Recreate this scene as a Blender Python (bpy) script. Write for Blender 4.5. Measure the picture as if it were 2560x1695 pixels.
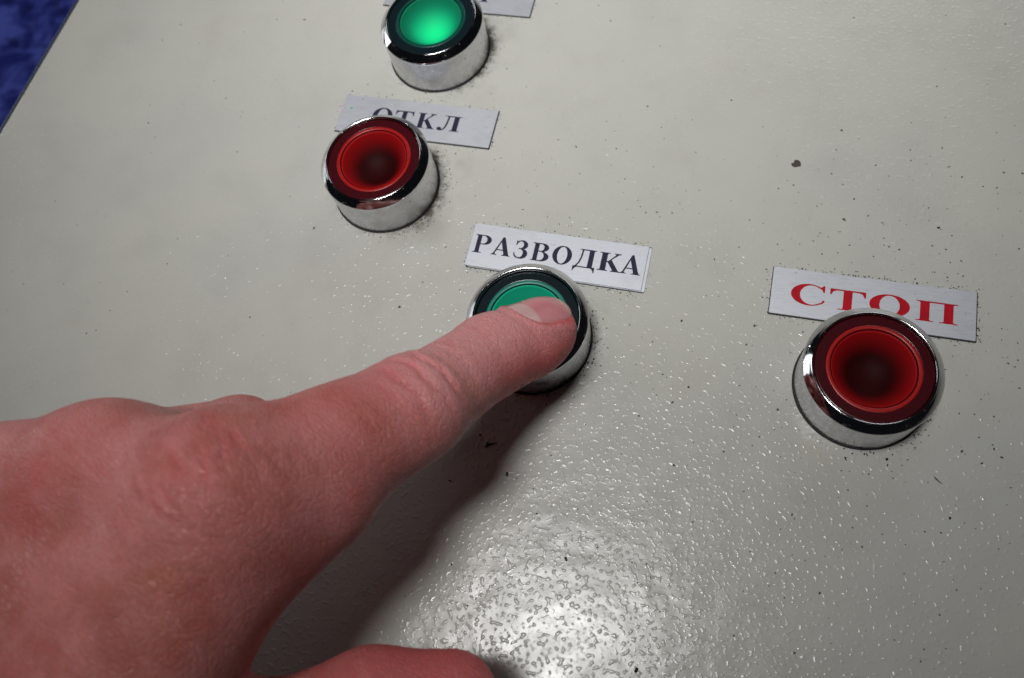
import bpy, bmesh, math, random
import numpy as np
from mathutils import Vector, Matrix
from mathutils.geometry import tessellate_polygon

MM = 0.001
for o in list(bpy.data.objects):
    bpy.data.objects.remove(o, do_unlink=True)
scene = bpy.context.scene
COL = scene.collection

# ------------------------------------------------------------------ camera
CAM = np.array([37.92, -69.52, 189.0])
CR = np.array([[0.9651943374, -0.1572097800, 0.2090095118],
               [0.2213564493, 0.9166790819, -0.3327172721],
               [-0.1392882383, 0.3674024304, 0.9195728578]])
cam_data = bpy.data.cameras.new('camera')
cam = bpy.data.objects.new('camera', cam_data)
COL.objects.link(cam)
cam.matrix_world = Matrix([[*CR[i], CAM[i] * MM] for i in range(3)] + [[0, 0, 0, 1]])
cam_data.sensor_width = 36.0
cam_data.lens = 36.0 * 2076.3078 / 2560.0
cam_data.clip_start = 0.005
cam_data.clip_end = 20.0
cam_data.dof.use_dof = True
cam_data.dof.focus_distance = 0.192
cam_data.dof.aperture_fstop = 17.0
scene.camera = cam

# ------------------------------------------------------------------ world and lamps
world = bpy.data.worlds.new('World')
scene.world = world
world.use_nodes = True
world.node_tree.nodes['Background'].inputs[0].default_value = (0.62, 0.66, 0.78, 1)
world.node_tree.nodes['Background'].inputs[1].default_value = 0.008


def area_lamp(name, loc, target, sx, sy, power, color):
    d = bpy.data.lights.new(name, 'AREA')
    d.shape = 'RECTANGLE'
    d.size, d.size_y = sx, sy
    d.energy = power
    d.color = color
    o = bpy.data.objects.new(name, d)
    COL.objects.link(o)
    o.location = loc
    o.rotation_euler = (Vector(target) - Vector(loc)).to_track_quat('-Z', 'Y').to_euler()
    return o


spot = bpy.data.lights.new('ceiling_spot', 'SPOT')
spot.energy = 48.0
spot.color = (1.0, 0.995, 0.975)
spot.shadow_soft_size = 0.15
spot.spot_size = math.radians(27.5)  # overhead lamp's cone narrowed so the panel darkens away from its aim
spot.spot_blend = 1.0
so = bpy.data.objects.new('ceiling_spot', spot)
COL.objects.link(so)
so.location = (-0.098, 0.0, 1.02)
so.rotation_euler = (Vector((-0.030, 0.112, 0)) - so.location).to_track_quat('-Z', 'Y').to_euler()
area_lamp('added_fill', (0.22, 1.05, 0.56), (0, 0, 0), 0.50, 0.40, 1.5, (0.97, 0.98, 1.0))  # unseen fill light, added to soften the shadows
area_lamp('floor_fill', (-1.35, 0.35, 0.16), (-0.45, 0.25, -0.3), 0.6, 0.4, 2.4, (0.95, 0.97, 1.0))  # unseen light added only to brighten the blue floor

scene.view_settings.view_transform = 'Standard'
scene.view_settings.look = 'None'
scene.view_settings.exposure = 0.0
scene.view_settings.gamma = 1.0
scene.render.engine = 'CYCLES'
scene.cycles.use_denoising = True
scene.cycles.max_bounces = 10
scene.cycles.caustics_reflective = True
scene.cycles.blur_glossy = 0.5


# ------------------------------------------------------------------ helpers
class NT:
    """small node-graph writer"""
    def __init__(self, name):
        self.m = bpy.data.materials.new(name)
        self.m.use_nodes = True
        self.t = self.m.node_tree
        self.b = self.t.nodes['Principled BSDF']
        self.out = self.t.nodes['Material Output']

    def node(self, typ, **kw):
        n = self.t.nodes.new(typ)
        for k, v in kw.items():
            setattr(n, k, v)
        return n

    def link(self, a, b):
        self.t.links.new(a, b)

    def put(self, sock, v):
        if isinstance(v, bpy.types.NodeSocket):
            self.link(v, sock)
        else:
            sock.default_value = v

    def math(self, op, a, b=None, c=None, clamp=False):
        n = self.node('ShaderNodeMath', operation=op, use_clamp=clamp)
        for i, v in enumerate((a, b, c)):
            if v is not None:
                self.put(n.inputs[i], v)
        return n.outputs[0]

    def coords(self, scale=None, rot=None):
        n = self.node('ShaderNodeTexCoord')
        s = n.outputs['Object']
        if scale is not None or rot is not None:
            m = self.node('ShaderNodeMapping')
            if scale is not None:
                m.inputs['Scale'].default_value = scale
            if rot is not None:
                m.inputs['Rotation'].default_value = rot
            self.link(s, m.inputs['Vector'])
            s = m.outputs[0]
        return s

    def noise(self, vec, scale, detail=2.0, rough=0.5, dist=0.0):
        n = self.node('ShaderNodeTexNoise')
        self.link(vec, n.inputs['Vector'])
        n.inputs['Scale'].default_value = scale
        n.inputs['Detail'].default_value = detail
        n.inputs['Roughness'].default_value = rough
        n.inputs['Distortion'].default_value = dist
        return n.outputs['Fac'] if 'Fac' in n.outputs else n.outputs[0]

    def voronoi(self, vec, scale, feature='F1'):
        n = self.node('ShaderNodeTexVoronoi', feature=feature)
        self.link(vec, n.inputs['Vector'])
        n.inputs['Scale'].default_value = scale
        return n

    def smooth(self, v, a, b, lo=0.0, hi=1.0):
        n = self.node('ShaderNodeMapRange', interpolation_type='SMOOTHSTEP')
        self.put(n.inputs[0], v)
        n.inputs[1].default_value, n.inputs[2].default_value = a, b
        n.inputs[3].default_value, n.inputs[4].default_value = lo, hi
        return n.outputs[0]

    def mix(self, f, a, b, blend='MIX'):
        n = self.node('ShaderNodeMix', data_type='RGBA', blend_type=blend)
        self.put(n.inputs[0], f)
        self.put(n.inputs[6], a if isinstance(a, bpy.types.NodeSocket) else (*a, 1) if len(a) == 3 else a)
        self.put(n.inputs[7], b if isinstance(b, bpy.types.NodeSocket) else (*b, 1) if len(b) == 3 else b)
        return n.outputs[2]

    def bump(self, h, strength, dist, normal=None):
        n = self.node('ShaderNodeBump')
        n.inputs['Strength'].default_value = strength
        n.inputs['Distance'].default_value = dist
        self.link(h, n.inputs['Height'])
        if normal is not None:
            self.link(normal, n.inputs['Normal'])
        return n.outputs[0]

    def set(self, **kw):
        names = dict(color='Base Color', rough='Roughness', metal='Metallic', ior='IOR', normal='Normal',
                     coat='Coat Weight', coat_rough='Coat Roughness', sss='Subsurface Weight',
                     sss_r='Subsurface Radius', sss_s='Subsurface Scale', emit='Emission Color',
                     emit_s='Emission Strength', spec='Specular IOR Level', aniso='Anisotropic', trans='Transmission Weight')
        for k, v in kw.items():
            s = self.b.inputs[names[k]]
            if isinstance(v, tuple) and len(v) == 3 and s.type == 'RGBA':
                v = (*v, 1)
            self.put(s, v)
        return self


def tag(o, label=None, cat=None, group=None, kind=None):
    if label: o['label'] = label
    if cat: o['category'] = cat
    if group: o['group'] = group
    if kind: o['kind'] = kind
    return o


def mesh_obj(name, verts, faces, mat, parent=None, smooth=False, loc=None, rotz=0.0):
    me = bpy.data.meshes.new(name)
    me.from_pydata([tuple(float(c) * MM for c in v) for v in verts], [], [tuple(f) for f in faces])
    me.validate()
    if smooth:
        me.polygons.foreach_set('use_smooth', [True] * len(me.polygons))
    me.materials.append(mat)
    me.update()
    o = bpy.data.objects.new(name, me)
    COL.objects.link(o)
    if parent is not None:
        o.parent = parent
    if loc is not None:
        o.location = tuple(c * MM for c in loc)
    o.rotation_euler = (0, 0, rotz)
    return o


def empty(name, loc, rotz=0.0):
    o = bpy.data.objects.new(name, None)
    COL.objects.link(o)
    o.location = tuple(c * MM for c in loc)
    o.rotation_euler = (0, 0, rotz)
    o.empty_display_size = 0.01
    return o


def lathe(profile, n=128, closed_top=False):
    """profile: list of (r, z); r = 0 allowed at the ends"""
    V, F = [], []
    rings = []
    for r, z in profile:
        if r < 1e-6:
            rings.append([len(V)])
            V.append((0, 0, z))
        else:
            rings.append(list(range(len(V), len(V) + n)))
            V += [(r * math.cos(2 * math.pi * i / n), r * math.sin(2 * math.pi * i / n), z) for i in range(n)]
    for a, b in zip(rings[:-1], rings[1:]):
        for i in range(n):
            j = (i + 1) % n
            if len(a) == 1:
                F.append((a[0], b[i], b[j]))
            elif len(b) == 1:
                F.append((a[i], b[0], a[j]))
            else:
                F.append((a[i], b[i], b[j], a[j]))
    return V, F


def arc(cx, cz, r, a0, a1, n):
    return [(cx + r * math.cos(math.radians(a0 + (a1 - a0) * i / n)),
             cz + r * math.sin(math.radians(a0 + (a1 - a0) * i / n))) for i in range(n + 1)]


# ------------------------------------------------------------------ layout (millimetres, panel face is z = 0)
BUTTONS = dict(on=(-46.0, 83.44), off=(-49.21, 37.14), spread=(0.0, 0.0), stop=(76.44, 0.90))
PLATE_W, PLATE_H, PLATE_T = 45.74, 12.43, 0.40
PLATES = dict(on=(-45.3, 104.5, -0.0075), off=(-46.77, 58.70, -0.0045), spread=(1.12, 22.80, -0.0033), stop=(77.44, 22.26, 0.0071))


# ------------------------------------------------------------------ materials
def panel_paint():
    n = NT('cream_hammered_paint')
    v = n.coords()
    # droplet relief of the powder coat
    warp = n.node('ShaderNodeTexNoise')
    n.link(v, warp.inputs['Vector'])
    warp.inputs['Scale'].default_value = 420
    warp.inputs['Detail'].default_value = 1
    wv = n.node('ShaderNodeVectorMath', operation='MULTIPLY_ADD')
    n.link(warp.outputs['Color'], wv.inputs[0])
    wv.inputs[1].default_value = (0.0006, 0.0006, 0.0)
    n.link(v, wv.inputs[2])
    wv = wv.outputs[0]
    a = n.noise(wv, 970, 0.4, 0.45)
    drops = n.smooth(a, 0.535, 0.78)
    b = n.noise(wv, 1500, 0.0)
    small = n.smooth(b, 0.62, 0.80)
    broad = n.noise(v, 200, 1.0)
    amt = n.smooth(n.noise(v, 26, 2.0), 0.30, 0.62, 0.55, 1.0)
    h = n.math('ADD', n.math('MULTIPLY', drops, amt), n.math('MULTIPLY', small, 0.12))
    h = n.math('ADD', h, n.math('MULTIPLY', broad, 1.7))
    nor = n.bump(h, 1.0, 0.000068)
    # colour: slightly uneven cream grey, old stains
    base = n.mix(n.smooth(n.noise(v, 14, 4.0, 0.6), 0.35, 0.7), (0.510, 0.505, 0.464), (0.476, 0.474, 0.448))
    mott = n.noise(v, 55, 5.0, 0.65)
    base = n.mix(n.smooth(mott, 0.45, 0.75, 0, 0.22), base, (0.40, 0.385, 0.34))
    # grime rubbed in round the buttons, strongest on their right side
    sep = n.node('ShaderNodeSeparateXYZ')
    n.link(v, sep.inputs[0])
    X, Y = sep.outputs[0], sep.outputs[1]
    gn = n.noise(v, 330, 5.0, 0.7)
    gn2 = n.noise(v, 70, 3.0, 0.6)
    total = None
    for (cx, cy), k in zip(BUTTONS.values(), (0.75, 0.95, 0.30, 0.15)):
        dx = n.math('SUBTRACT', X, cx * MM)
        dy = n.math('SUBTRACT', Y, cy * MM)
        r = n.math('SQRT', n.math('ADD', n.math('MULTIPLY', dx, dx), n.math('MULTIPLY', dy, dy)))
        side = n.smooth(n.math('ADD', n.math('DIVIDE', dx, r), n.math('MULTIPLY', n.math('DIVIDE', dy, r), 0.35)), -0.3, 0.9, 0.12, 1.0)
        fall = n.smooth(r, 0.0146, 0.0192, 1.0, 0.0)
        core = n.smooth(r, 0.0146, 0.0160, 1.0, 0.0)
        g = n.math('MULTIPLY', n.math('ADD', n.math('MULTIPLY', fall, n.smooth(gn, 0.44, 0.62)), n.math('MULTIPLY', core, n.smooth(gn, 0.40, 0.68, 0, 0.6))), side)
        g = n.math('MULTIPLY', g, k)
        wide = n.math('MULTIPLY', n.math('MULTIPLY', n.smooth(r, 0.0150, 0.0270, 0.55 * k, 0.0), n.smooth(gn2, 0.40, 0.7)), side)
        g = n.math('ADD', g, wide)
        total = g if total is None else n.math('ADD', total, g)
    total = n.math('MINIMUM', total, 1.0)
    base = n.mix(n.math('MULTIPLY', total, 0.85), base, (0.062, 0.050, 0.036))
    # faint ochre stains
    och = n.smooth(n.noise(v, 38, 3.0, 0.6, 0.4), 0.60, 0.78, 0, 0.22)
    base = n.mix(och, base, (0.44, 0.40, 0.30))
    n.set(color=base, rough=n.smooth(n.noise(v, 120, 4, 0.6), 0.3, 0.75, 0.16, 0.25), ior=1.5, spec=0.30, normal=nor)
    return n.m


def simple(name, color, rough=0.5, metal=0.0, **kw):
    n = NT(name)
    v = n.coords()
    f = n.noise(v, 260, 3.0)
    dark = tuple(c * 0.82 for c in color)
    n.set(color=n.mix(n.smooth(f, 0.35, 0.7), color, dark), rough=rough, metal=metal, **kw)
    return n.m


def chrome(name='chrome_plating', r0=0.05, r1=0.19):
    n = NT(name)
    v = n.coords()
    smear = n.noise(v, 190, 4.0, 0.65)
    spots = n.smooth(n.noise(v, 620, 2.0), 0.66, 0.74)
    r = n.math('ADD', n.smooth(smear, 0.35, 0.72, r0, r1), n.math('MULTIPLY', spots, 0.35))
    col = n.mix(n.smooth(smear, 0.45, 0.75, 0, 0.55), (0.60, 0.60, 0.625), (0.42, 0.415, 0.41))
    col = n.mix(n.math('MULTIPLY', spots, 0.35), col, (0.35, 0.34, 0.33))
    h = n.noise(v, 420, 3.0)
    n.set(color=col, rough=r, metal=1.0, normal=n.bump(h, 0.25, 0.00006))
    return n.m


def aluminium():
    n = NT('brushed_aluminium')
    v = n.coords(scale=(1, 22, 1))
    g = n.noise(v, 260, 3.0, 0.6)
    vv = n.coords()
    sm = n.noise(vv, 70, 4.0, 0.6)
    col = n.mix(n.smooth(g, 0.3, 0.7), (0.68, 0.70, 0.755), (0.56, 0.58, 0.635))
    col = n.mix(n.smooth(sm, 0.48, 0.8, 0, 0.35), col, (0.46, 0.475, 0.52))
    sp = n.smooth(n.noise(vv, 900, 1.0), 0.72, 0.78, 0, 0.35)
    col = n.mix(sp, col, (0.25, 0.24, 0.24))
    n.set(color=col, rough=n.smooth(g, 0.3, 0.7, 0.36, 0.52), metal=0.62, normal=n.bump(g, 0.25, 0.00003))
    return n.m


def plastic(name, color, rough=0.18, sss=0.0):
    n = NT(name)
    v = n.coords()
    f = n.noise(v, 500, 3.0)
    n.set(color=n.mix(n.smooth(f, 0.4, 0.75, 0, 0.3), color, tuple(c * 0.8 for c in color)), rough=rough, ior=1.49)
    if sss:
        n.set(sss=sss, sss_r=(0.002, 0.0006, 0.0004), sss_s=1.0)
    return n.m


M_PAINT = panel_paint()
M_CHROME = chrome()
M_SATIN = chrome('dulled_chrome_plating', 0.22, 0.42)
M_ALU = aluminium()
M_GASKET = simple('black_rubber', (0.012, 0.012, 0.012), 0.7)
M_TRIM = simple('dark_navy_trim', (0.030, 0.040, 0.070), 0.55)
M_CABINET = simple('grey_cabinet_paint', (0.33, 0.32, 0.29), 0.45)
M_INK = simple('navy_ink', (0.026, 0.024, 0.052), 0.5, spec=0.15)
M_REDINK = simple('red_ink', (0.46, 0.006, 0.018), 0.5, spec=0.12)
M_CHIP = simple('bare_brown_chip', (0.060, 0.050, 0.042), 0.8)
M_BLACKDIRT = simple('black_dirt', (0.012, 0.010, 0.009), 0.85)
M_GREYDIRT = simple('grey_brown_dirt', (0.075, 0.066, 0.055), 0.85)

# ------------------------------------------------------------------ floor
def blue_floor():
    n = NT('mottled_blue_floor')
    v = n.coords()
    a = n.noise(v, 36, 4.0, 0.6, 0.6)
    b = n.noise(v, 85, 2.0)
    c = n.mix(n.smooth(a, 0.40, 0.60), (0.022, 0.035, 0.34), (0.14, 0.19, 0.86))
    c = n.mix(n.smooth(b, 0.55, 0.72, 0, 0.7), c, (0.006, 0.010, 0.11))
    n.set(color=c, rough=0.85, spec=0.15)
    return n.m


fl = mesh_obj('floor', [(-1500, -1200, -300), (1500, -1200, -300), (1500, 1800, -300), (-1500, 1800, -300)], [(0, 1, 2, 3)], blue_floor())
tag(fl, 'mottled blue floor far below the panel edge', kind='structure')


# ------------------------------------------------------------------ control panel
EDGE_DIR = math.atan2(51.9, 3.84)           # direction of the left edge
ex, ey = math.cos(EDGE_DIR), math.sin(EDGE_DIR)


def edge_pt(t, off=0.0):
    """point on the left edge, t mm along it, off mm outwards (to the left)"""
    return (-177.0 + ex * t - ey * off, 38.9 + ey * t + ex * off)


panel = empty('control_panel', (0, 0, 0))
tag(panel, 'cream hammered-paint control panel carrying the round push buttons', 'control panel')


def slab(name, pts, z0, z1, mat, bevel=0.0, parent=panel):
    bm = bmesh.new()
    lo = [bm.verts.new((x * MM, y * MM, z0 * MM)) for x, y in pts]
    hi = [bm.verts.new((x * MM, y * MM, z1 * MM)) for x, y in pts]
    k = len(pts)
    bm.faces.new(hi)
    bm.faces.new(lo[::-1])
    for i in range(k):
        bm.faces.new((lo[i], lo[(i + 1) % k], hi[(i + 1) % k], hi[i]))
    bm.normal_update()
    if bevel:
        ed = [e for e in bm.edges if all(v.co.z > (z1 - 1e-3) * MM for v in e.verts)]
        bmesh.ops.bevel(bm, geom=ed, offset=bevel * MM, segments=5, affect='EDGES', profile=0.5)
    me = bpy.data.meshes.new(name)
    bm.to_mesh(me)
    bm.free()
    me.materials.append(mat)
    o = bpy.data.objects.new(name, me)
    COL.objects.link(o)
    o.parent = parent
    return o


w_ = 440.0
def rect(tl, th, off0, off1):
    return [edge_pt(tl, off0), edge_pt(tl, -off1), edge_pt(th, -off1), edge_pt(th, off0)]


slab('face_plate', rect(-330, 260, 0, w_), -2.0, 0.0, M_PAINT, 1.1)
slab('edge_trim', rect(-330.5, 260.5, 3.6, w_ + 3.6), -9.0, -2.01, M_TRIM, 1.0)
slab('cabinet_body', rect(-326, 256, -2, w_ - 4), -160.0, -9.01, M_CABINET, 0.0)

rng = random.Random(7)


def blob(cx, cy, r, n=8, jag=0.35, ang=0.0, asp=1.0, z=0.02):
    pts = []
    for i in range(n):
        a = 2 * math.pi * i / n
        rr = r * (1 + rng.uniform(-jag, jag))
        x, y = rr * math.cos(a) * asp, rr * math.sin(a)
        pts.append((cx + x * math.cos(ang) - y * math.sin(ang), cy + x * math.sin(ang) + y * math.cos(ang), z))
    return pts


def flake(name, pts, mat, z=0.03, th=0.10):
    k = len(pts)
    V = [(x, y, z) for x, y in pts] + [(x, y, z + th) for x, y in pts]
    tri = tessellate_polygon([[Vector((x, y, 0)) for x, y in pts]])
    F = [tuple(i + k for i in t) for t in tri] + [(i, (i + 1) % k, (i + 1) % k + k, i + k) for i in range(k)]
    return mesh_obj(name, V, F, mat, panel)


# bare chip, and the larger crumbs of dirt
def fromzoom(cx, cy, ptsz, s):
    return [(cx + x * s, cy - y * s) for x, y in ptsz]


flake('paint_chip', fromzoom(56.57, 58.5, [(-.12, -1.05), (.55, -.95), (1.05, -.5), (1.25, .2), (1.2, .75), (.95, 1.0), (.7, .85), (.35, 1.15), (-.2, 1.3), (-.85, 1.0), (-1.15, .5), (-1.05, .1), (-.7, .0), (-.55, .05), (-.6, -.4), (-.35, -.85)], 1.0), M_CHIP, 0.005, 0.02)
flake('dirt_crumb', fromzoom(-4.2, -28.3, [(-1.25, .85), (-.95, .35), (-1.0, -.55), (-.45, -.4), (.05, -.35), (1.35, -.95), (.95, -.45), (.2, .05), (-.5, .45), (-.95, .85)], 0.95), M_BLACKDIRT)
flake('dirt_crumb', fromzoom(1.4, -34.3, [(-.35, -.5), (.15, -.62), (.35, .5), (-.2, .65)], 0.85), M_BLACKDIRT)
flake('dirt_crumb', fromzoom(37.57, -69.5, [(-.2, -.62), (.35, -.7), (.55, -.35), (.35, .4), (-.1, .62), (-.5, .35)], 0.85), M_BLACKDIRT)
flake('dirt_crumb', fromzoom(83.4, -14.8, [(-.2, -.4), (.3, -.3), (.35, .2), (0, .42), (-.3, .2)], 0.9), M_BLACKDIRT)
flake('dirt_crumb', fromzoom(-7.1, -26.4, [(-.25, -.3), (.3, -.2), (.25, .25), (-.2, .3)], 0.9), M_BLACKDIRT)
flake('dirt_crumb', fromzoom(94.0, -17.5, [(-1.0, -.8), (-.7, -.75), (.3, .1), (1.1, .75), (.2, .35), (-.5, -.2)], 0.9), M_GREYDIRT)

# fine specks pressed into the paint (one uncountable scatter)
def in_plate(x, y, m=0.0):
    for px_, py_, a in PLATES.values():
        c, s = math.cos(-a), math.sin(-a)
        dx, dy = x - px_, y - py_
        u, v = dx * c - dy * s, dx * s + dy * c
        if abs(u) < PLATE_W / 2 + m and abs(v) < PLATE_H / 2 + m:
            return True
    return False


def in_button(x, y, m=0.0):
    return any(math.hypot(x - cx, y - cy) < 14.9 + m for cx, cy in BUTTONS.values())


def specks(name, mat, items):
    V, F = [], []
    for (x, y, r) in items:
        if in_plate(x, y, 0.05) or in_button(x, y, 0.05):
            continue
        p = blob(x, y, r, rng.choice((5, 6, 7)), 0.4, rng.uniform(0, 6.3), rng.choice((1.0, 1.0, 1.3, 1.9)), 0.025)
        k = len(V)
        V += p
        F.append(tuple(range(k, k + len(p))))
    o = mesh_obj(name, V, F, mat, panel)
    o['kind'] = 'stuff'
    return o


dark, grey = [], []
for _ in range(8500):
    x, y = rng.uniform(-150, 150), rng.uniform(-110, 140)
    dens = 0.05 + 0.75 * math.exp(-(((x - 92) / 42) ** 2 + ((y - 18) / 42) ** 2)) + 0.22 * math.exp(-(((x - 15) / 45) ** 2 + ((y - 34) / 26) ** 2)) \
        + 0.25 * math.exp(-(((x - 60) / 50) ** 2 + ((y + 38) / 26) ** 2)) + 0.16 * math.exp(-(((x + 15) / 25) ** 2 + ((y - 45) / 30) ** 2))
    if rng.random() < dens:
        r = rng.lognormvariate(math.log(0.115), 0.40)
        (dark if rng.random() < 0.18 else grey).append((x, y, min(r, 0.36)))
# grime crowded along the plate edges and round the buttons
for key, (px_, py_, a) in PLATES.items():
    k = dict(on=0.3, off=0.35, spread=1.0, stop=1.0)[key]
    for _ in range(int(300 * k)):
        u = rng.uniform(-1, 1)
        off = rng.expovariate(1 / 0.55)
        if rng.random() < 0.78:
            lx, ly = u * PLATE_W / 2, (PLATE_H / 2 + off) * rng.choice((-1, 1))
        else:
            lx, ly = (PLATE_W / 2 + off) * rng.choice((-1, 1, 1)), u * PLATE_H / 2
        x = px_ + lx * math.cos(a) - ly * math.sin(a)
        y = py_ + lx * math.sin(a) + ly * math.cos(a)
        (dark if rng.random() < 0.55 else grey).append((x, y, rng.uniform(0.05, 0.17)))
for key, (cx, cy) in BUTTONS.items():
    for _ in range(dict(on=90, off=170, spread=150, stop=110)[key]):
        th = rng.gauss(-0.1, 0.9)
        rr = 14.95 + rng.expovariate(1 / 1.4)
        (dark if rng.random() < 0.4 else grey).append((cx + rr * math.cos(th), cy + rr * math.sin(th), rng.uniform(0.05, 0.18)))
specks('black_dirt_specks', M_BLACKDIRT, dark)
specks('grey_dirt_specks', M_GREYDIRT, grey)

# ------------------------------------------------------------------ lettering (bold serif capitals in a unit box)
def E_(cx, cy, rx, ry, a0, a1, n=18):
    return [(cx + rx * math.cos(math.radians(a0 + (a1 - a0) * i / n)), cy + ry * math.sin(math.radians(a0 + (a1 - a0) * i / n))) for i in range(n + 1)]


GL = {
 'О': [E_(.5, .5, .5, .53, 0, 360, 40)[:-1], E_(.5, .5, .25, .47, 0, 360, 40)[:-1]],
 'С': [E_(.53, .5, .53, .53, 52, 306, 34) + [(.93, .13), (.99, .22), (.985, .30), (.94, .30), (.90, .19)] + E_(.60, .5, .335, .47, 300, 60, 30) + [(.90, .80), (.935, .68), (.975, .68), (.975, 1.02), (.94, 1.02)]],
 'Т': [[(0, 1), (1, 1), (1.0, .70), (.965, .70), (.91, .87), (.80, .93), (.625, .93), (.625, .09), (.65, .045), (.77, .03), (.77, 0), (.23, 0), (.23, .03), (.35, .045), (.375, .09), (.375, .93), (.2, .93), (.09, .87), (.035, .70), (0, .70)]],
 'П': [[(0, 1), (1, 1), (1, .965), (.92, .95), (.895, .91), (.895, .09), (.92, .05), (1, .035), (1, 0), (.565, 0), (.565, .035), (.645, .05), (.67, .09), (.67, .93), (.33, .93), (.33, .09), (.355, .05), (.435, .035), (.435, 0), (0, 0), (0, .035), (.08, .05), (.105, .09), (.105, .91), (.08, .95), (0, .965)]],
 'К': [[(0, 1), (.46, 1), (.46, .965), (.38, .95), (.355, .91), (.355, .545), (.42, .56), (.70, .91), (.69, .95), (.62, .965), (.62, 1), (.95, 1), (.95, .965), (.86, .94), (.79, .89), (.55, .63), (.88, .11), (.93, .05), (1, .035), (1, 0), (.57, 0), (.57, .035), (.635, .05), (.635, .10), (.40, .475), (.355, .47), (.355, .09), (.38, .05), (.46, .035), (.46, 0), (0, 0), (0, .035), (.08, .05), (.11, .09), (.11, .91), (.08, .95), (0, .965)]],
 'Л': [[(.22, 1), (1, 1), (1, .965), (.92, .95), (.895, .91), (.895, .09), (.92, .05), (1, .035), (1, 0), (.565, 0), (.565, .035), (.645, .05), (.67, .09), (.67, .93), (.47, .93), (.44, .5), (.40, .25), (.33, .08), (.22, -.01), (.10, -.02), (.02, .03), (0, .12), (.04, .2), (.12, .22), (.19, .18), (.21, .1), (.26, .1), (.32, .24), (.36, .5), (.39, .91), (.36, .95), (.22, .965)]],
 'Р': [[(0, 1), (.6, 1)] + E_(.6, .735, .40, .265, 80, -80, 14) + [(.6, .47), (.38, .47), (.38, .09), (.41, .05), (.54, .035), (.54, 0), (0, 0), (0, .035), (.09, .05), (.12, .09), (.12, .91), (.09, .95), (0, .965)],
       [(.38, .945), (.52, .945)] + E_(.52, .735, .21, .21, 80, -80, 12) + [(.52, .525), (.38, .525)]],
 'В': [[(0, 1), (.55, 1)] + E_(.55, .765, .37, .235, 80, -62, 12) + [(.70, .53)] + E_(.57, .265, .43, .265, 66, -80, 12) + [(.57, 0), (0, 0), (0, .035), (.09, .05), (.12, .09), (.12, .91), (.09, .95), (0, .965)],
       [(.37, .945), (.48, .945)] + E_(.48, .76, .18, .185, 80, -80, 10) + [(.48, .575), (.37, .575)],
       [(.37, .515), (.50, .515)] + E_(.50, .285, .215, .23, 80, -80, 10) + [(.50, .055), (.37, .055)]],
 'А': [[(.46, 1.03), (.56, 1.03), (.89, .11), (.93, .05), (1, .035), (1, 0), (.54, 0), (.54, .035), (.62, .05), (.64, .10), (.585, .27), (.265, .27), (.205, .11), (.225, .05), (.32, .035), (.32, 0), (0, 0), (0, .035), (.075, .06), (.12, .12)], [(.425, .74), (.56, .33), (.29, .33)]],
 'З': [[(.08, 1.0), (.07, .70), (.115, .70), (.2, .86), (.32, .94), (.46, .95), (.57, .88), (.61, .76), (.57, .64), (.46, .575), (.31, .56), (.31, .50), (.48, .495), (.61, .43), (.66, .29), (.61, .13), (.48, .045), (.30, .05), (.14, .14), (.06, .30), (0, .29), (.04, .12), (.16, .02), (.40, -.03), (.65, -.02), (.86, .06), (.98, .20), (.97, .36), (.85, .48), (.68, .535), (.82, .59), (.90, .69), (.90, .82), (.80, .94), (.62, 1.02), (.42, 1.03), (.24, .98), (.15, .93), (.125, 1.0)]],
 'Д': [[(.2, 1), (.97, 1), (.97, .965), (.90, .95), (.875, .91), (.875, .065), (1, .065), (1, -.22), (.965, -.22), (.91, -.08), (.82, 0), (.18, 0), (.09, -.08), (.035, -.22), (0, -.22), (0, .065), (.08, .065), (.2, .25), (.28, .55), (.31, .91), (.28, .95), (.2, .965)], [(.39, .935), (.645, .935), (.645, .065), (.18, .065), (.29, .27), (.355, .55)]],
}


def letter(ch, x0, x1, y0, y1, mat, parent, z):
    loops = [[(x0 + (x1 - x0) * u, y0 + (y1 - y0) * v) for u, v in L] for L in GL[ch]]
    tri = tessellate_polygon([[Vector((x, y, 0)) for x, y in L] for L in loops])
    V = [(x, y, z) for L in loops for x, y in L]
    F = []
    for a, b, c in tri:
        n = (V[b][0] - V[a][0]) * (V[c][1] - V[a][1]) - (V[b][1] - V[a][1]) * (V[c][0] - V[a][0])
        F.append((a, b, c) if n > 0 else (a, c, b))
    return mesh_obj('letter', V, F, mat, parent)


def rounded_plate(w, h, t, bev, corner=0.25, n=3):
    """plate outline with tiny rounded corners and a bevelled top edge"""
    def ring(d, z):
        pts = []
        for sx, sy, a0 in ((1, 1, 0), (-1, 1, 90), (-1, -1, 180), (1, -1, 270)):
            cx, cy = sx * (w / 2 - d - corner), sy * (h / 2 - d - corner)
            pts += [(cx + corner * math.cos(math.radians(a0 + 90 * i / n)), cy + corner * math.sin(math.radians(a0 + 90 * i / n)), z) for i in range(n + 1)]
        return pts
    rings = [ring(0, 0), ring(0, t - bev), ring(bev, t)]
    k = len(rings[0])
    V = sum(rings, [])
    F = []
    for j in range(2):
        for i in range(k):
            F.append((j * k + i, j * k + (i + 1) % k, (j + 1) * k + (i + 1) % k, (j + 1) * k + i))
    F.append(tuple(2 * k + i for i in range(k)))
    F.append(tuple(range(k))[::-1])
    return V, F


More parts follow.
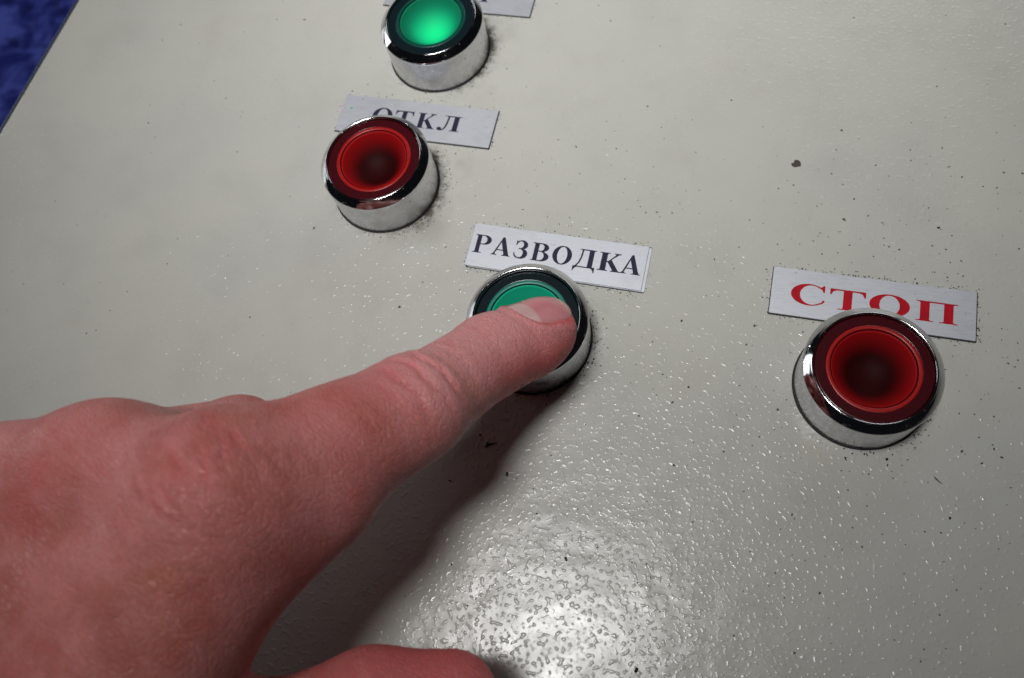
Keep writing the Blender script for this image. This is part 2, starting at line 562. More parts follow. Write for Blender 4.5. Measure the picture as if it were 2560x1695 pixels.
def label_plate(key, label, text, mat, backing=False):
    px_, py_, a = PLATES[key]
    t = empty('label_plate', (px_, py_, 0), a)
    tag(t, label, 'label plate', 'metal label plates above the buttons')
    z0 = 0.03
    if backing:
        V, F = rounded_plate(PLATE_W, PLATE_H, 0.20, 0.05)
        mesh_obj('backing_plate', [(x + 0.75, y - 0.12, z + 0.03) for x, y, z in V], F, M_ALU, t)
        z0 = 0.24
    V, F = rounded_plate(PLATE_W, PLATE_H, PLATE_T - 0.05, 0.08)
    mesh_obj('plate', [(x, y, z + z0) for x, y, z in V], F, M_ALU, t)
    # black glue line showing under the edge
    V, F = rounded_plate(PLATE_W + 0.45, PLATE_H + 0.45, 0.02, 0.005)
    mesh_obj('adhesive', [(x + (0.5 if backing else 0.05), y - 0.08, z + 0.008) for x, y, z in V], F, M_GASKET, t)
    for ch, x0, x1, y0, y1 in text:
        letter(ch, x0, x1, y0, y1, mat, t, z0 + PLATE_T - 0.05 + 0.012)
    return t


label_plate('on', 'small metal plate behind the lit green button at the top', [('В', -10.5, -5.2, -2.2, 2.7), ('К', -3.6, 2.2, -2.2, 2.7), ('Л', 2.9, 9.3, -2.2, 2.7)], M_INK)
p_off = label_plate('off', 'metal plate lettered ОТКЛ in dark blue above the smaller red button', [('О', -13.15, -7.2, -2.25, 2.85), ('Т', -6.4, -1.0, -2.3, 2.68), ('К', .25, 5.95, -2.3, 2.7), ('Л', 6.6, 13.2, -2.3, 2.68)], M_INK)
label_plate('spread', 'metal plate lettered РАЗВОДКА in dark blue above the pressed button', [('Р', -21.85, -17.4, -2.2, 3.05), ('А', -16.9, -11.7, -2.15, 3.05), ('З', -11.05, -7.3, -2.1, 2.95), ('В', -6.45, -1.75, -2.15, 3.0), ('О', -.95, 4.1, -2.1, 2.95), ('Д', 4.75, 10.35, -2.2, 3.0), ('К', 10.95, 16.85, -2.2, 2.95), ('А', 16.7, 21.9, -2.15, 3.05)], M_INK, backing=True)
label_plate('stop', 'metal plate lettered СТОП in wide red capitals', [('С', -18.3, -10.4, -2.85, 2.5), ('Т', -9.4, -1.3, -2.95, 2.3), ('О', -.5, 8.5, -2.85, 2.5), ('П', 9.75, 18.9, -2.92, 2.25)], M_REDINK)
# green ink dot on the ОТКЛ plate
gd = mesh_obj('ink_dot', blob(-20.1, 1.8, 0.42, 9, 0.25, 0, 1, 0.03 + PLATE_T - 0.03), [tuple(range(9))], simple('green_ink', (0.10, 0.42, 0.30), 0.5), p_off)


# ------------------------------------------------------------------ push buttons
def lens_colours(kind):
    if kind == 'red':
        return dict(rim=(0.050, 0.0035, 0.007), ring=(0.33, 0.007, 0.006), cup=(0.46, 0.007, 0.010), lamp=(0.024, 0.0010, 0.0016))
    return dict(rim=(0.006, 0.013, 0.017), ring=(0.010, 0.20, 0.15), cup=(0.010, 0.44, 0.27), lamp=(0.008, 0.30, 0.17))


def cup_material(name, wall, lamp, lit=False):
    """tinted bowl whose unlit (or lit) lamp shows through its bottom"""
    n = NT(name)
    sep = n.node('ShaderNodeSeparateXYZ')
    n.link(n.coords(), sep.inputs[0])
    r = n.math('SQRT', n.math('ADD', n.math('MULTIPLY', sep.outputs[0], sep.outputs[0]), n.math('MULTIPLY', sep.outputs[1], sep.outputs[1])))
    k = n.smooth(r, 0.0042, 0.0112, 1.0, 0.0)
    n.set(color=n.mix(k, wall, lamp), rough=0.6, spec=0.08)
    if lit:
        n.set(emit=(0.0, 0.66, 0.15), emit_s=n.math('MULTIPLY', n.smooth(r, 0.0005, 0.0076, 1.0, 0.0), 0.85))
    return n.m


LENS_MATS = {}


def lens_mats(kind, lit):
    if (kind, lit) not in LENS_MATS:
        c = lens_colours(kind)
        if lit:
            c['ring'], c['cup'] = (0.002, 0.055, 0.045), (0.003, 0.13, 0.06)
        d = {k: plastic(f'{kind}_{k}_plastic', c[k], 0.2 if k == 'rim' else 0.3) for k in ('rim', 'ring')}
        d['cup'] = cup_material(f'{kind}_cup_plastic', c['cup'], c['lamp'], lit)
        LENS_MATS[(kind, lit)] = d
    return LENS_MATS[(kind, lit)]


def push_button(key, label, kind, lit=False, down=0.0):
    cx, cy = BUTTONS[key]
    t = empty('push_button', (cx, cy, 0))
    tag(t, label, 'push button', 'round chrome push buttons')
    mesh_obj('gasket', *lathe([(11.0, 0.02), (14.70, 0.02), (14.78, 0.10), (14.74, 0.22), (14.4, 0.28), (11, 0.28)], 160), M_GASKET, t, True)
    mesh_obj('collar', *lathe([(13.9, 0.27), (14.25, 0.28), (14.36, 0.42), (14.38, 11.0)], 200), M_SATIN, t, True).data.set_sharp_from_angle(angle=math.radians(32))
    prof = [(14.33, 10.95), (14.46, 11.05), (14.52, 11.25), (14.54, 11.55), (14.5, 11.8)]
    # chamfer up to the rounded lip, then down inside
    prof += [(14.38, 12.0), (13.05, 13.18), (12.9, 13.32)]
    prof += arc(12.62, 13.22, 0.28, 50, 180, 8)
    prof += [(12.32, 12.9), (12.30, 9.0)]
    b = mesh_obj('bezel', *lathe(prof, 200), M_CHROME, t, True)
    b.data.set_sharp_from_angle(angle=math.radians(32))
    m = lens_mats(kind, lit)
    z = 12.95 - down
    lens = mesh_obj('lens', *lathe([(12.22, z - 3), (12.22, z - 0.25), (12.17, z - 0.08), (12.05, z), (11.9, z), (10.1, z), (9.95, z), (9.9, z - 0.03), (9.87, z - 0.12)], 160), m['rim'], t, True)
    ring = mesh_obj('ring', *lathe([(9.88, z - 0.10), (9.80, z + 0.02), (9.72, z + 0.05), (9.6, z + 0.06), (9.2, z + 0.06), (9.08, z + 0.03), (9.0, z - 0.05), (8.96, z - 0.4)], 160), m['ring'], lens, True)
    for q in (lens, ring):
        q.data.set_sharp_from_angle(angle=math.radians(50))
    # smooth bowl under the rim
    N = 24
    bowl = [(8.7 * (1 - i / N), z - 0.2 - 5.6 * (1 - (1 - i / N) ** 2.2)) for i in range(N + 1)]
    mesh_obj('groove', *lathe([(8.97, z - 0.2), (8.9, z - 0.7), (8.78, z - 0.7), (8.7, z - 0.25)], 128), m['rim'], lens, True)
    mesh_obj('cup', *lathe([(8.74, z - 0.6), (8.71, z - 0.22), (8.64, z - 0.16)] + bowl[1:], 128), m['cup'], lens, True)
    return t


push_button('on', 'lit green push button in chrome bezel at the top edge', 'green', lit=True)
push_button('off', 'smaller looking red push button beside the ОТКЛ plate, left of centre', 'red')
push_button('spread', 'green push button being pressed by the index finger', 'green', down=0.7)
push_button('stop', 'large red push button at right, below wide red capitals', 'red')

#HAND
HJ = {
    'TIP': (5.59, -5.86, 21.19),
    'DIP': (-2.12, -15.7, 28.36),
    'PIP': (-10.61, -33.76, 43.33),
    'MCP': (-33.47, -58.33, 58.12),
    'M2': (-58.94, -57.84, 54.3),
    'P2': (-52.08, -43.44, 25.33),
    'M3': (-78.92, -64.58, 52.05),
    'P3': (-76.17, -54.56, 20.25),
    'M4': (-92.33, -75.57, 48.95),
    'P4': (-94.03, -69.63, 18.86),
    'W1': (-49.77, -120.23, 49.21),
    'W2': (-61.75, -122.23, 49.04),
    'W3': (-78.03, -126.06, 44.83),
    'W4': (-95.95, -129.89, 38.81),
    'FA1': (-80.0, -215.0, 52.0),
    'FA2': (-118.0, -220.0, 46.0),
    'TC': (-48.91, -124.47, 30.09),
    'TM': (-27.08, -99.28, 27.71),
    'TI': (-7.91, -86.86, 27.85),
    'TT': (5.58, -82.02, 26.53),
    'D2': (-52.19, -63.09, 21.33),
    'T2': (-53.03, -70.95, 36.33),
    'D3': (-75.19, -74.3, 16.25),
    'T3': (-75.6, -82.19, 31.25),
    'D4': (-93.34, -89.25, 14.86),
    'T4': (-93.86, -97.1, 29.86),
    'WA': (-20.84, -53.71, 49.3),
    'WB': (-38.87, -74.38, 51.36),
}
ROLL_TIP, ROLL_MID, ROLL_PRX = -0.92, -0.50, -0.40
NAIL_BACK = 1.0
WEB_OFF = (6.0, -4.0, -8.0)
THUMB_UP = (0.0, 0.3, 1.0)
SIDE_RED = (-0.45, 0.55, 0.70)
HAND_H = 1.35
SKIN_A, SKIN_B = (0.61, 0.215, 0.200), (0.48, 0.142, 0.118)
SKIN_RED, SKIN_PALE_LIT, SKIN_YEL = (0.56, 0.088, 0.090), (0.78, 0.375, 0.39), (0.52, 0.19, 0.09)
NAIL_LUN, NAIL_PINK, NAIL_EDGE = (0.62, 0.38, 0.365), (0.60, 0.215, 0.235), (0.58, 0.36, 0.27)
# ------------------------------------------------------------------ hand (left hand, index finger pressing the green button)
def V3(*a):
    return np.array(a, float)


def smin(a, b, k):
    h = np.clip(0.5 + 0.5 * (b - a) / k, 0, 1)
    return b + (a - b) * h - k * h * (1 - h)


def cone(P, a, b, ra, rb):
    """distance to a tapered capsule (clamped linear radius)"""
    ab = b - a
    t = np.clip(((P - a) @ ab) / (ab @ ab), 0, 1)
    return np.linalg.norm(P - a - t[:, None] * ab, axis=1) - (ra + (rb - ra) * t)


def flatcone(P, a, b, ra, rb, nrm, squash):
    """tapered capsule squashed along nrm (thinner that way by factor squash)"""
    ab = b - a
    t = np.clip(((P - a) @ ab) / (ab @ ab), 0, 1)
    D = P - a - t[:, None] * ab
    dn = D @ nrm
    D = D + np.outer(dn * (1 / squash - 1), nrm)
    return (np.linalg.norm(D, axis=1) - (ra + (rb - ra) * t)) * squash


def ellipsoid(P, c, ax, rad):
    D = (P - c) @ np.array(ax).T / np.array(rad)
    k0 = np.linalg.norm(D, axis=1)
    k1 = np.linalg.norm(D / np.array(rad), axis=1) + 1e-9
    return k0 * (k0 - 1) / k1


def unit(v):
    return v / np.linalg.norm(v)


# joints, millimetres
TIP, DIP, PIP, MCP = (V3(*HJ[k]) for k in ('TIP', 'DIP', 'PIP', 'MCP'))
M2, P2, D2, T2 = (V3(*HJ[k]) for k in ('M2', 'P2', 'D2', 'T2'))
M3, P3, D3, T3 = (V3(*HJ[k]) for k in ('M3', 'P3', 'D3', 'T3'))
M4, P4, D4, T4 = (V3(*HJ[k]) for k in ('M4', 'P4', 'D4', 'T4'))
W1, W2, W3, W4, FA1, FA2 = (V3(*HJ[k]) for k in ('W1', 'W2', 'W3', 'W4', 'FA1', 'FA2'))
TC, TM, TI, TT = (V3(*HJ[k]) for k in ('TC', 'TM', 'TI', 'TT'))
BACK = unit(np.cross(M3 - MCP, W2 - MCP))                     # normal of the back of the hand
if BACK[2] < 0:
    BACK = -BACK


def finger_frame(a, b, roll):
    """unit axis a->b, dorsal direction and side direction at the middle"""
    ax = unit(b - a)
    view = unit(CAM - (a + b) / 2)
    d = unit(view - ax * (view @ ax))
    s = np.cross(ax, d)
    c, q = math.cos(roll), math.sin(roll)
    d2 = d * c + s * q
    return ax, d2, np.cross(ax, d2)


FR_TIP = finger_frame(DIP, TIP, ROLL_TIP)
FR_MID = finger_frame(PIP, DIP, ROLL_MID)
FR_PRX = finger_frame(MCP, PIP, ROLL_PRX)
NAIL_C = TIP - FR_TIP[0] * NAIL_BACK


def hand_sdf(P):
    # index finger
    i1 = flatcone(P, DIP, TIP, 8.55, 7.9, FR_TIP[1], 0.93)
    i2 = cone(P, PIP, DIP, 9.2, 8.5)
    i3 = cone(P, MCP, PIP, 12.9, 9.4)
    pad = ellipsoid(P, TIP - FR_TIP[0] * 5 - FR_TIP[1] * 1.6, FR_TIP, (9.5, 7.2, 8.2))
    idx = smin(smin(i1, pad, 3), i2, 3.0)
    idx = smin(idx, ellipsoid(P, PIP + FR_MID[1] * 1.0, FR_MID, (9.3, 9.0, 9.7)), 3.0)
    idx = smin(idx, i3, 3.0)
    # belly of the proximal phalanx
    idx = smin(idx, ellipsoid(P, (MCP * .42 + PIP * .58) - FR_PRX[1] * 3.0, FR_PRX, (18, 9.0, 10.5)), 5)
    # curled fingers
    f2 = smin(smin(cone(P, M2, P2, 9.8, 9.6), cone(P, P2, D2, 9.6, 8.6), 2.5), cone(P, D2, T2, 8.4, 7.5), 2.5)
    f3 = smin(smin(cone(P, M3, P3, 9.4, 9.0), cone(P, P3, D3, 9.2, 8.2), 2.5), cone(P, D3, T3, 8.0, 7.2), 2.5)
    f4 = smin(smin(cone(P, M4, P4, 9.4, 8.0), cone(P, P4, D4, 8.0, 7.2), 2.5), cone(P, D4, T4, 7.0, 6.2), 2.5)
    # palm: four metacarpals with flesh
    m1 = cone(P, MCP, W1, 12.0, 13.5)
    m2 = cone(P, M2, W2, 9.6, 13.0)
    m3 = cone(P, M3, W3, 9.4, 12.5)
    m4 = cone(P, M4, W4, 9.6, 12.5)
    palm = smin(smin(m1, m2, 18), smin(m3, m4, 16), 18)
    mid = (MCP + M4 + W1 + W4) / 4
    palm = smin(palm, ellipsoid(P, mid - BACK * 9, (unit(M3 - W3), unit(np.cross(BACK, M3 - W3)), BACK), (40, 34, 14)), 10)
    # first web (thumb side muscle)
    web = cone(P, V3(*HJ['WA']), V3(*HJ['WB']), 10.0, 12.0)
    web = smin(web, cone(P, V3(*HJ['WB']), (TC + W1) / 2, 12.0, 16), 6)
    palm = smin(palm, web, 12)
    palm = smin(palm, cone(P, MCP, M2, 10.6, 9.4), 8)
    palm = smin(palm, cone(P, M2, M3, 9.4, 9.2), 8)
    # knuckles
    palm = smin(palm, ellipsoid(P, MCP + BACK * 0.9, (unit(MCP - W1), unit(np.cross(BACK, MCP - W1)), BACK), (13, 10.0, 11.5)), 9)
    # thumb
    th = smin(smin(cone(P, TC, TM, 15, 12.0), cone(P, TM, TI, 11.6, 10.6), 4), flatcone(P, TI, TT, 10.8, 9.0, unit(V3(*THUMB_UP)), 0.86), 3)
    # wrist and forearm
    wr = smin(cone(P, (W1 + W2) / 2, FA1, 17, 20), cone(P, (W3 + W4) / 2, FA2, 16.5, 20), 14)
    wr = smin(wr, cone(P, (W1 + W4) / 2, (FA1 + FA2) / 2, 19, 24), 12)
    body = smin(palm, wr, 14)
    body = smin(body, th, 10)
    curled = np.minimum(np.minimum(f2, f3), f4)
    curled = smin(smin(f2, f3, 1.2), f4, 1.2)
    body = smin(body, curled, 6.0)
    return smin(body, idx, 4.0)


def surface_nets(fn, lo, hi, h):
    nx, ny, nz = [int(math.ceil((b - a) / h)) + 1 for a, b in zip(lo, hi)]
    xs, ys, zs = (lo[i] + h * np.arange(k) for i, k in enumerate((nx, ny, nz)))
    F = np.empty((nx, ny, nz), np.float32)
    # coarse pass to skip far blocks
    B = 10
    for bx in range(0, nx, B):
        for by in range(0, ny, B):
            for bz in range(0, nz, B):
                sx, sy, sz = slice(bx, min(bx + B, nx)), slice(by, min(by + B, ny)), slice(bz, min(bz + B, nz))
                X, Y, Z = xs[sx], ys[sy], zs[sz]
                c = np.array([[(X[0] + X[-1]) / 2, (Y[0] + Y[-1]) / 2, (Z[0] + Z[-1]) / 2]])
                v = fn(c)[0]
                if abs(v) > B * h * 1.05 + 1.5:
                    F[sx, sy, sz] = v
                    continue
                G = np.stack(np.meshgrid(X, Y, Z, indexing='ij'), -1).reshape(-1, 3)
                F[sx, sy, sz] = fn(G).reshape(len(X), len(Y), len(Z))
    S = F < 0
    cx, cy, cz = nx - 1, ny - 1, nz - 1
    acc = np.zeros((cx, cy, cz, 3), np.float32)
    cnt = np.zeros((cx, cy, cz), np.float32)
    def sh(A, d):
        return A[d[0]:d[0] + cx, d[1]:d[1] + cy, d[2]:d[2] + cz]
    corners = [(i, j, k) for i in (0, 1) for j in (0, 1) for k in (0, 1)]
    for a in corners:
        for ax in range(3):
            if a[ax] == 0:
                b = list(a); b[ax] = 1
                fa, fb = sh(F, a), sh(F, b)
                m = sh(S, a) != sh(S, b)
                t = np.where(m, fa / np.where(m, fa - fb, 1), 0)
                for d in range(3):
                    acc[..., d] += np.where(m, a[d] + (t if d == ax else 0), 0)
                cnt += m
    act = cnt > 0
    idx = -np.ones((cx, cy, cz), np.int64)
    idx[act] = np.arange(act.sum())
    ii = np.argwhere(act)
    V = (ii + acc[act] / cnt[act][:, None]) * h + np.array(lo)
    quads = []
    for ax in range(3):
        b, c = [(1, 2), (2, 0), (0, 1)][ax]
        A0 = [slice(0, n) for n in (nx, ny, nz)]; A1 = list(A0)
        A0[ax] = slice(0, (nx, ny, nz)[ax] - 1); A1[ax] = slice(1, (nx, ny, nz)[ax])
        s0, s1 = S[tuple(A0)], S[tuple(A1)]
        e = np.argwhere(s0 != s1)
        lim = np.array((cx, cy, cz))
        e = e[(e[:, b] > 0) & (e[:, c] > 0) & (e[:, b] < lim[b]) & (e[:, c] < lim[c])]
        def at(db, dc):
            q = e.copy(); q[:, b] -= db; q[:, c] -= dc
            return idx[q[:, 0], q[:, 1], q[:, 2]]
        q = np.stack([at(1, 1), at(0, 1), at(0, 0), at(1, 0)], 1)
        flip = ~s0[e[:, 0], e[:, 1], e[:, 2]]
        q[flip] = q[flip][:, ::-1]
        quads.append(q)
    return V, np.concatenate(quads)


def split_quads(V, Q):
    """one level of linear subdivision"""
    E = np.stack([Q, np.roll(Q, -1, 1)], -1).reshape(-1, 2)
    Es = np.sort(E, 1)
    key = Es[:, 0].astype(np.int64) * len(V) + Es[:, 1]
    uk, first, inv = np.unique(key, return_index=True, return_inverse=True)
    mid = V[Es[first]].mean(1)
    em = (inv.reshape(-1, 4)) + len(V)
    fc = np.arange(len(Q)) + len(V) + len(mid)
    NV = np.concatenate([V, mid, V[Q].mean(1)])
    NQ = np.concatenate([np.stack([Q[:, i], em[:, i], fc, em[:, i - 1]], 1) for i in range(4)])
    return NV, NQ


def vert_normals(V, Q):
    fn = np.cross(V[Q[:, 2]] - V[Q[:, 0]], V[Q[:, 3]] - V[Q[:, 1]])
    N = np.zeros_like(V)
    for i in range(4):
        for d in range(3):
            N[:, d] += np.bincount(Q[:, i], fn[:, d], len(V))
    return N / (np.linalg.norm(N, axis=1, keepdims=True) + 1e-12)


def relax(V, Q):
    """average with the neighbours"""
    A = np.zeros_like(V)
    c = np.bincount(Q.ravel(), minlength=len(V)) * 2.0
    for i in range(4):
        for j in (i - 1, (i + 1) % 4):
            for d in range(3):
                A[:, d] += np.bincount(Q[:, i], V[Q[:, j], d], len(V))
    return A / c[:, None]


def g1(x, w):
    return np.exp(-(x / w) ** 2)


NAIL_L, NAIL_W = 6.5, 6.1          # half length and half width


def nail_uv(P):
    D = P - NAIL_C
    return D @ FR_TIP[0], D @ FR_TIP[2], D @ FR_TIP[1]


def nail_sd(u, v):
    """signed distance-like value of the nail outline (negative inside); rounded root, squarer tip"""
    n = np.where(u < 0, 2.4, 3.6)
    return ((np.abs(u) / NAIL_L) ** n + (np.abs(v) / NAIL_W) ** n) ** (1 / n) - 1


def hand_detail(P, N):
    """outward displacement of skin folds, wrinkles, tendons (mm) and masks of redness and of paleness with painted light"""
    d = np.zeros(len(P))
    red = np.zeros(len(P))
    pale = np.zeros(len(P))
    wob = lambda f, s=0.0: np.sin(P[:, 0] * f + s) * np.cos(P[:, 1] * f * 1.3 + s * 2) + np.sin(P[:, 2] * f * 1.1 - s)
    # proximal finger joint: strong curved folds
    ax, dr, sd = FR_MID
    Q = P - PIP
    u, v, w = Q @ unit(FR_MID[0] + FR_PRX[0]), Q @ sd, Q @ dr
    near = np.linalg.norm(Q, axis=1) < 24
    dors = np.clip(w / 9.0, 0, 1) * near
    for off, dep, wid, bend, ext in ((-7.2, .18, .50, -.010, 6), (-3.9, .42, .48, -.008, 7), (-0.3, .52, .45, .004, 8.5), (3.3, .56, .48, .010, 9), (6.8, .20, .45, .012, 7), (10.2, .13, .5, .012, 6), (-10.6, .14, .5, -.01, 6)):
        uu = u - off - bend * v ** 2 - .14 * v + 0.30 * np.sin(v * .7 + off) + .12 * np.sin(v * 1.9 + off * 2)
        d -= 1.25 * dep * g1(uu, wid) * dors * g1(v - 1.0 - 1.2 * np.sin(off * 3), ext)
        red += 1.1 * dep * g1(uu, wid * 1.3) * dors * g1(v - 1.0 - 1.2 * np.sin(off * 3), ext)
        pale -= .9 * dep * g1(uu, wid * 1.3) * dors * g1(v - 1.0, ext)
        d += 0.30 * dep * g1(uu - 1.5, 1.0) * dors * g1(v - 1.0, ext)
    for off in np.arange(-9, 10, 1.15):
        d -= .07 * g1(u - off - .14 * v - .4 * np.sin(v * .9 + off * 5), .30) * dors * g1(v - 3 * np.sin(off * 4), 4.5)
    red += 0.55 * g1(u + 2, 4.5) * dors * g1(v + 4, 4) + .25 * g1(u, 7) * dors
    # last finger joint: fine folds
    Q = P - DIP
    u, v, w = Q @ FR_TIP[0], Q @ FR_TIP[2], Q @ FR_TIP[1]
    dors = np.clip(w / 8.0, 0, 1) * (np.linalg.norm(Q, axis=1) < 18)
    for off, dep in ((-3.0, .10), (-1.2, .16), (.8, .20), (2.6, .15), (4.4, .09)):
        d -= dep * g1(u - off - .01 * v ** 2 - .2 * np.sin(v + off), .45) * dors * g1(v, 6)
    # index knuckle: many fine stretched folds
    Q = P - (MCP + BACK * 11)
    axm = unit(MCP - W1)
    sdm = unit(np.cross(BACK, axm))
    u, v, w = Q @ axm, Q @ sdm, Q @ BACK
    near = g1(w, 9)
    fax = unit(FR_PRX[0] - BACK * (FR_PRX[0] @ BACK))
    fsd = np.cross(BACK, fax)
    uf, vf = Q @ fax, Q @ fsd
    near = g1(w + 2, 12) * np.clip(N @ BACK * 1.5, 0, 1)
    for off in np.arange(-17, 22, 1.7):
        amp = 0.30 * g1(off - 2, 9) + .10
        cv = 3.5 * math.sin(off * 2.1)
        uu = uf - off - 1.1 * np.sin(vf * .28 + off * .8) - .010 * (vf - 3) ** 2 - .3 * np.sin(vf * .9 + off * 3)
        d -= amp * g1(uu, .42) * g1(vf - cv, 9) * near
        red += .8 * amp * g1(uu, .5) * g1(vf - cv, 9) * near
        d += .45 * amp * g1(uu - .85, .5) * g1(vf - cv, 9) * near
    red += 0.75 * g1(u, 9) * g1(v, 9) * near
    # middle knuckle
    Q = P - (M2 + BACK * 10)
    u2, v2, w2 = Q @ axm, Q @ sdm, Q @ BACK
    red += 0.65 * g1(u2, 9) * g1(v2, 7) * g1(w2, 8)
    # extensor tendons across the back, and hollows between the metacarpals
    def ridge(a, b, amp, wid):
        ab = b - a
        t = ((P - a) @ ab) / (ab @ ab)
        q = P - a - np.clip(t, 0, 1)[:, None] * ab
        lat = q @ unit(np.cross(BACK, ab))
        up = np.clip(N @ BACK, 0, 1)
        return amp * g1(lat, wid) * np.clip(np.minimum((t + .05) * 5, (1.05 - t) * 3), 0, 1) * up
    d += ridge(MCP, W1, 0.8, 3.0) + ridge(M2, W2, 1.2, 3.0) + ridge(M3, W3, 1.0, 3.0)
    d -= ridge((MCP + M2) / 2, (W1 + W2) / 2, 0.7, 5.0) + ridge((M2 + M3) / 2, (W2 + W3) / 2, 1.0, 4.5)
    # diagonal skin lines on the back of the hand
    back = np.clip(N @ BACK, 0, 1) ** 2 * np.clip((MCP - P) @ axm / 10 + .3, 0, 1)
    q = (P @ axm) * .85 + (P @ sdm) * .55
    for f, a_ in ((1.55, .085), (2.6, .06), (0.8, .10)):
        d -= a_ * back * np.clip(np.sin(q * f + 1.6 * wob(.09, f)) - .35, 0, 1) * (0.6 + .4 * wob(.12, f * 2))
    # finger skin: faint cross lines
    fin = np.clip((P - MCP) @ FR_PRX[0] / 10, 0, 1)
    qf = P @ FR_PRX[0]
    d -= .07 * fin * np.clip(np.sin(qf * 2.3 + 1.2 * wob(.18, 1)) - .4, 0, 1)
    # nail bed and fold
    u, v, w = nail_uv(P)
    top = (w > 1.0) & (np.abs(u) < 14) & (np.abs(v) < 10)
    s = nail_sd(u, v)
    inside = np.clip(-s / .10, 0, 1)
    d -= top * 0.65 * inside
    d += top * 0.55 * g1((s - .13), .12) * np.where(u > 4.5, np.clip(1 - (u - 4.5) / 2, 0, 1), 1)
    red += top * (1.0 * g1(s - .04, .06))
    pale -= top * (1.0 * g1(s - .04, .06))
    # the pulp flushes where it is pressed
    tipd = np.linalg.norm(P - TIP, axis=1)
    red += 0.35 * g1(tipd - 14, 9)
    pale += .25 * g1(tipd - 3, 5)
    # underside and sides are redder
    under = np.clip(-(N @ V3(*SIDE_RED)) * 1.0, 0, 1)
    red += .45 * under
    # far finger joints: pinker, with light painted on their upward faces
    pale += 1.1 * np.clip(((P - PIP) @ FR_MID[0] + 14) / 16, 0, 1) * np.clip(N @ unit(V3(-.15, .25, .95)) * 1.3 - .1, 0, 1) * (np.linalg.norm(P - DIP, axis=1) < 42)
    # redder thumb
    ab = TT - TM
    tt = np.clip(((P - TM) @ ab) / (ab @ ab), 0, 1)
    red += 0.7 * np.clip((17 - np.linalg.norm(P - TM - tt[:, None] * ab, axis=1)) / 4, 0, 1)
    # blotches
    red += .26 * wob(.07, .4) + .18 * wob(.16, 2.2)
    pale += np.clip(.22 * wob(.11, 4.0), 0, 1)
    return d, np.clip(red, 0, 1.2), np.clip(pale, 0, 1)


def skin_material():
    n = NT('skin')
    at = n.node('ShaderNodeAttribute', attribute_name='redness')
    pl = n.node('ShaderNodeAttribute', attribute_name='pale_and_lit')
    v = n.coords()
    fine = n.noise(v, 900, 3.0, 0.6)
    blot = n.noise(v, 70, 5.0, 0.65)
    c = n.mix(n.smooth(blot, 0.38, 0.68), SKIN_A, SKIN_B)
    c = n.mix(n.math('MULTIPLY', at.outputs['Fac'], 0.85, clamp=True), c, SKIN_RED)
    c = n.mix(n.math('MULTIPLY', pl.outputs['Fac'], 0.6, clamp=True), c, SKIN_PALE_LIT)
    yel = n.smooth(n.noise(v, 45, 3.0, 0.6, .5), 0.58, 0.75, 0, .35)
    c = n.mix(yel, c, SKIN_YEL)
    c = n.mix(n.smooth(fine, 0.50, 0.72, 0, .16), c, SKIN_RED)
    lw, cw, uw = (n.node('ShaderNodeAttribute', attribute_name=k).outputs['Fac'] for k in ('lengthwise', 'crosswise', 'upwards'))
    xyz = n.node('ShaderNodeCombineXYZ')
    n.link(n.math('MULTIPLY', lw, 2.2), xyz.inputs[0])
    n.link(cw, xyz.inputs[1])
    n.link(uw, xyz.inputs[2])
    lines = n.noise(xyz.outputs[0], 230, 4.0, 0.65, 0.8)
    lines2 = n.noise(xyz.outputs[0], 75, 3.0, 0.6, 1.0)
    vor = n.voronoi(xyz.outputs[0], 620, 'DISTANCE_TO_EDGE').outputs['Distance']
    c = n.mix(n.smooth(lines2, 0.52, 0.72, 0, .15), c, SKIN_PALE_LIT)
    c = n.mix(n.smooth(lines2, 0.46, 0.30, 0, .25), c, SKIN_RED)
    c = n.mix(n.smooth(lines, 0.40, 0.62, .10, 0), c, (0.27, 0.085, 0.07))
    h = n.math('ADD', n.math('MULTIPLY', n.smooth(vor, 0.0, 0.16), 0.8), n.math('MULTIPLY', fine, 0.6))
    nor = n.bump(h, 0.9, 0.00012)
    nor = n.bump(lines, 0.38, 0.00034, nor)
    nor = n.bump(lines2, 0.20, 0.0007, nor)
    n.set(color=c, rough=n.smooth(fine, 0.3, 0.7, 0.44, 0.60), sss=0.35, sss_r=(0.0045, 0.0014, 0.0008), sss_s=0.5, spec=0.40, normal=nor)
    return n.m


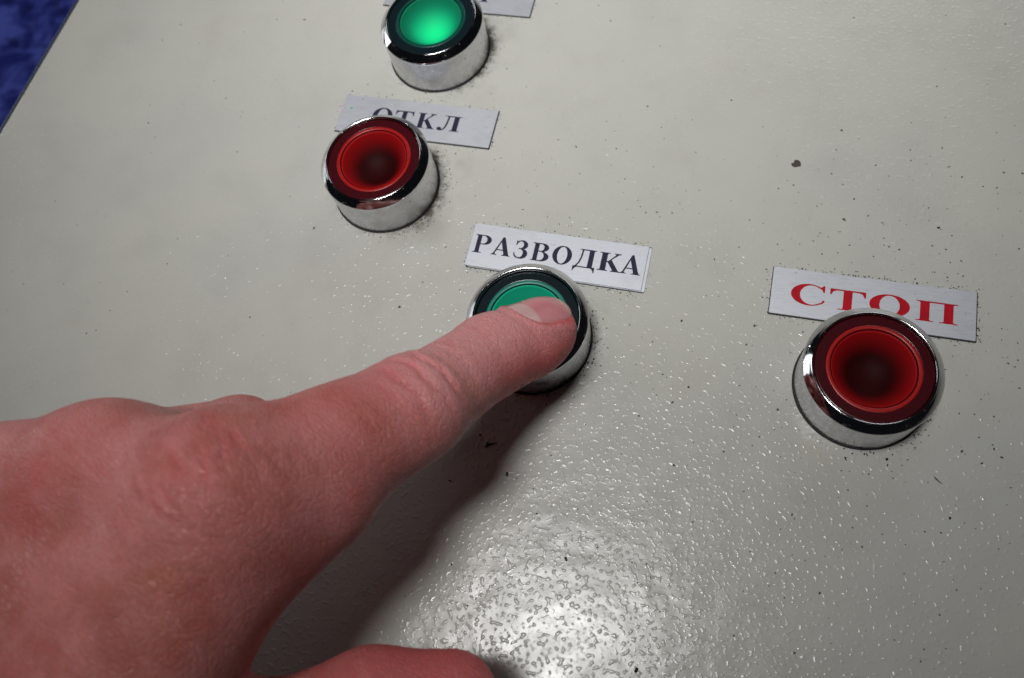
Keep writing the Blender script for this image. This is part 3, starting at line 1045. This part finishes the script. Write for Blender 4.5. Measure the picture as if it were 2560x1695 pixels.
def build_hand():
    allp = np.array([TIP, DIP, PIP, MCP, M2, P2, D2, T2, M3, P3, D3, T3, M4, P4, D4, T4, W1, W2, W3, W4, FA1, FA2, TC, TM, TI, TT])
    lo, hi = allp.min(0) - 27, allp.max(0) + 27
    Vv, Q = surface_nets(hand_sdf, lo, hi, HAND_H)
    # relax onto the exact surface, refine, relax again
    Vv = relax(Vv, Q)
    Vv = Vv - vert_normals(Vv, Q) * hand_sdf(Vv)[:, None]
    Vv, Q = split_quads(Vv, Q)
    Vv = relax(Vv, Q)
    N = vert_normals(Vv, Q)
    Vv = Vv - N * hand_sdf(Vv)[:, None]
    N = vert_normals(Vv, Q)
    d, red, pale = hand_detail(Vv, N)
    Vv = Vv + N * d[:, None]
    # fingertip pulp flattened on the lens
    c = BUTTONS['spread']
    rr = np.hypot(Vv[:, 0] - c[0], Vv[:, 1] - c[1])
    lens_z = 12.95 - 0.7 + 0.10
    m = (rr < 12.2) & (Vv[:, 2] < lens_z)
    Vv[m, 2] = lens_z
    me = bpy.data.meshes.new('hand')
    me.from_pydata((Vv * MM).tolist(), [], Q.tolist())
    me.polygons.foreach_set('use_smooth', [True] * len(me.polygons))
    axh = unit(PIP - W2)
    sdh = unit(np.cross(BACK, axh))
    for nm, arr in (('redness', red), ('pale_and_lit', pale), ('lengthwise', Vv @ axh * MM), ('crosswise', Vv @ sdh * MM), ('upwards', Vv @ BACK * MM)):
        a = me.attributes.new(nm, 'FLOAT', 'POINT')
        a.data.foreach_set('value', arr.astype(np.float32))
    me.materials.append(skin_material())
    me.update()
    o = bpy.data.objects.new('hand', me)
    COL.objects.link(o)
    tag(o, 'left hand reaching in from lower left, index finger pressing the green button', 'hand')

    # fingernail: thin curved plate following the finger
    nu, nv = 26, 22
    pts = []
    for i in range(nu + 1):
        for j in range(nv + 1):
            a, b = -1 + 2 * i / nu, -1 + 2 * j / nv
            # map the square into the outline
            u, v = a * NAIL_L, b * NAIL_W
            nn = 2.4 if u < 0 else 3.6
            k = max(abs(a), abs(b)) / max(((abs(a) ** nn + abs(b) ** nn) ** (1 / nn)), 1e-6)
            pts.append((u * k, v * k))
    pts = np.array(pts)
    R0 = NAIL_C + np.outer(pts[:, 0], FR_TIP[0]) + np.outer(pts[:, 1], FR_TIP[2]) + FR_TIP[1] * 13
    t = np.zeros(len(pts))
    for _ in range(60):
        t += 0.8 * hand_sdf(R0 - np.outer(t, FR_TIP[1]))
    S = R0 - np.outer(t, FR_TIP[1])
    # free edge stands a little past the pulp and keeps the nail's own curve
    un = pts[:, 0] / NAIL_L
    S0 = S + FR_TIP[1] * (0.02 + 0.75 * np.clip(un - .55, 0, 1)[:, None] ** 1.0)
    S0 += np.outer(np.clip(un - .7, 0, 1) * 1.5, FR_TIP[0])
    bot = S0 - FR_TIP[1] * 0.45
    V = np.concatenate([S0, bot])
    F = []
    w = nv + 1
    k0 = len(S0)
    for i in range(nu):
        for j in range(nv):
            q = (i * w + j, (i + 1) * w + j, (i + 1) * w + j + 1, i * w + j + 1)
            F.append(q)
            F.append(tuple(x + k0 for x in q[::-1]))
    per = [(i, 0) for i in range(nu)] + [(nu, j) for j in range(nv)] + [(i, nv) for i in range(nu, 0, -1)] + [(0, j) for j in range(nv, 0, -1)]
    per = [i * w + j for i, j in per]
    for a, b in zip(per, per[1:] + per[:1]):
        F.append((b, a, a + k0, b + k0))
    # material: pink plate, pale lunula and pale free edge, given by position along the nail
    n = NT('fingernail')
    at = n.node('ShaderNodeAttribute', attribute_name='along')
    al = at.outputs['Fac']
    c = n.mix(n.smooth(al, 0.26, 0.33), NAIL_LUN, NAIL_PINK)
    c = n.mix(n.smooth(al, 0.86, 0.92), c, NAIL_EDGE)
    c = n.mix(n.smooth(n.noise(n.coords(), 300, 3), .4, .7, 0, .25), c, NAIL_LUN)
    n.set(color=c, rough=0.24, spec=0.5, sss=0.2, sss_r=(.002, .0008, .0005), sss_s=.5)
    no = mesh_obj('fingernail', V, F, n.m, o, True)
    f = no.data.attributes.new('along', 'FLOAT', 'POINT')
    av = (pts[:, 0] / NAIL_L + 1) / 2
    lun = av - 0.10 * (pts[:, 1] / NAIL_W) ** 2 * -1.0       # lunula bows towards the tip in the middle
    lun = np.where(av < .7, lun, av)
    f.data.foreach_set('value', np.concatenate([lun, lun]).astype(np.float32))
    return o


build_hand()
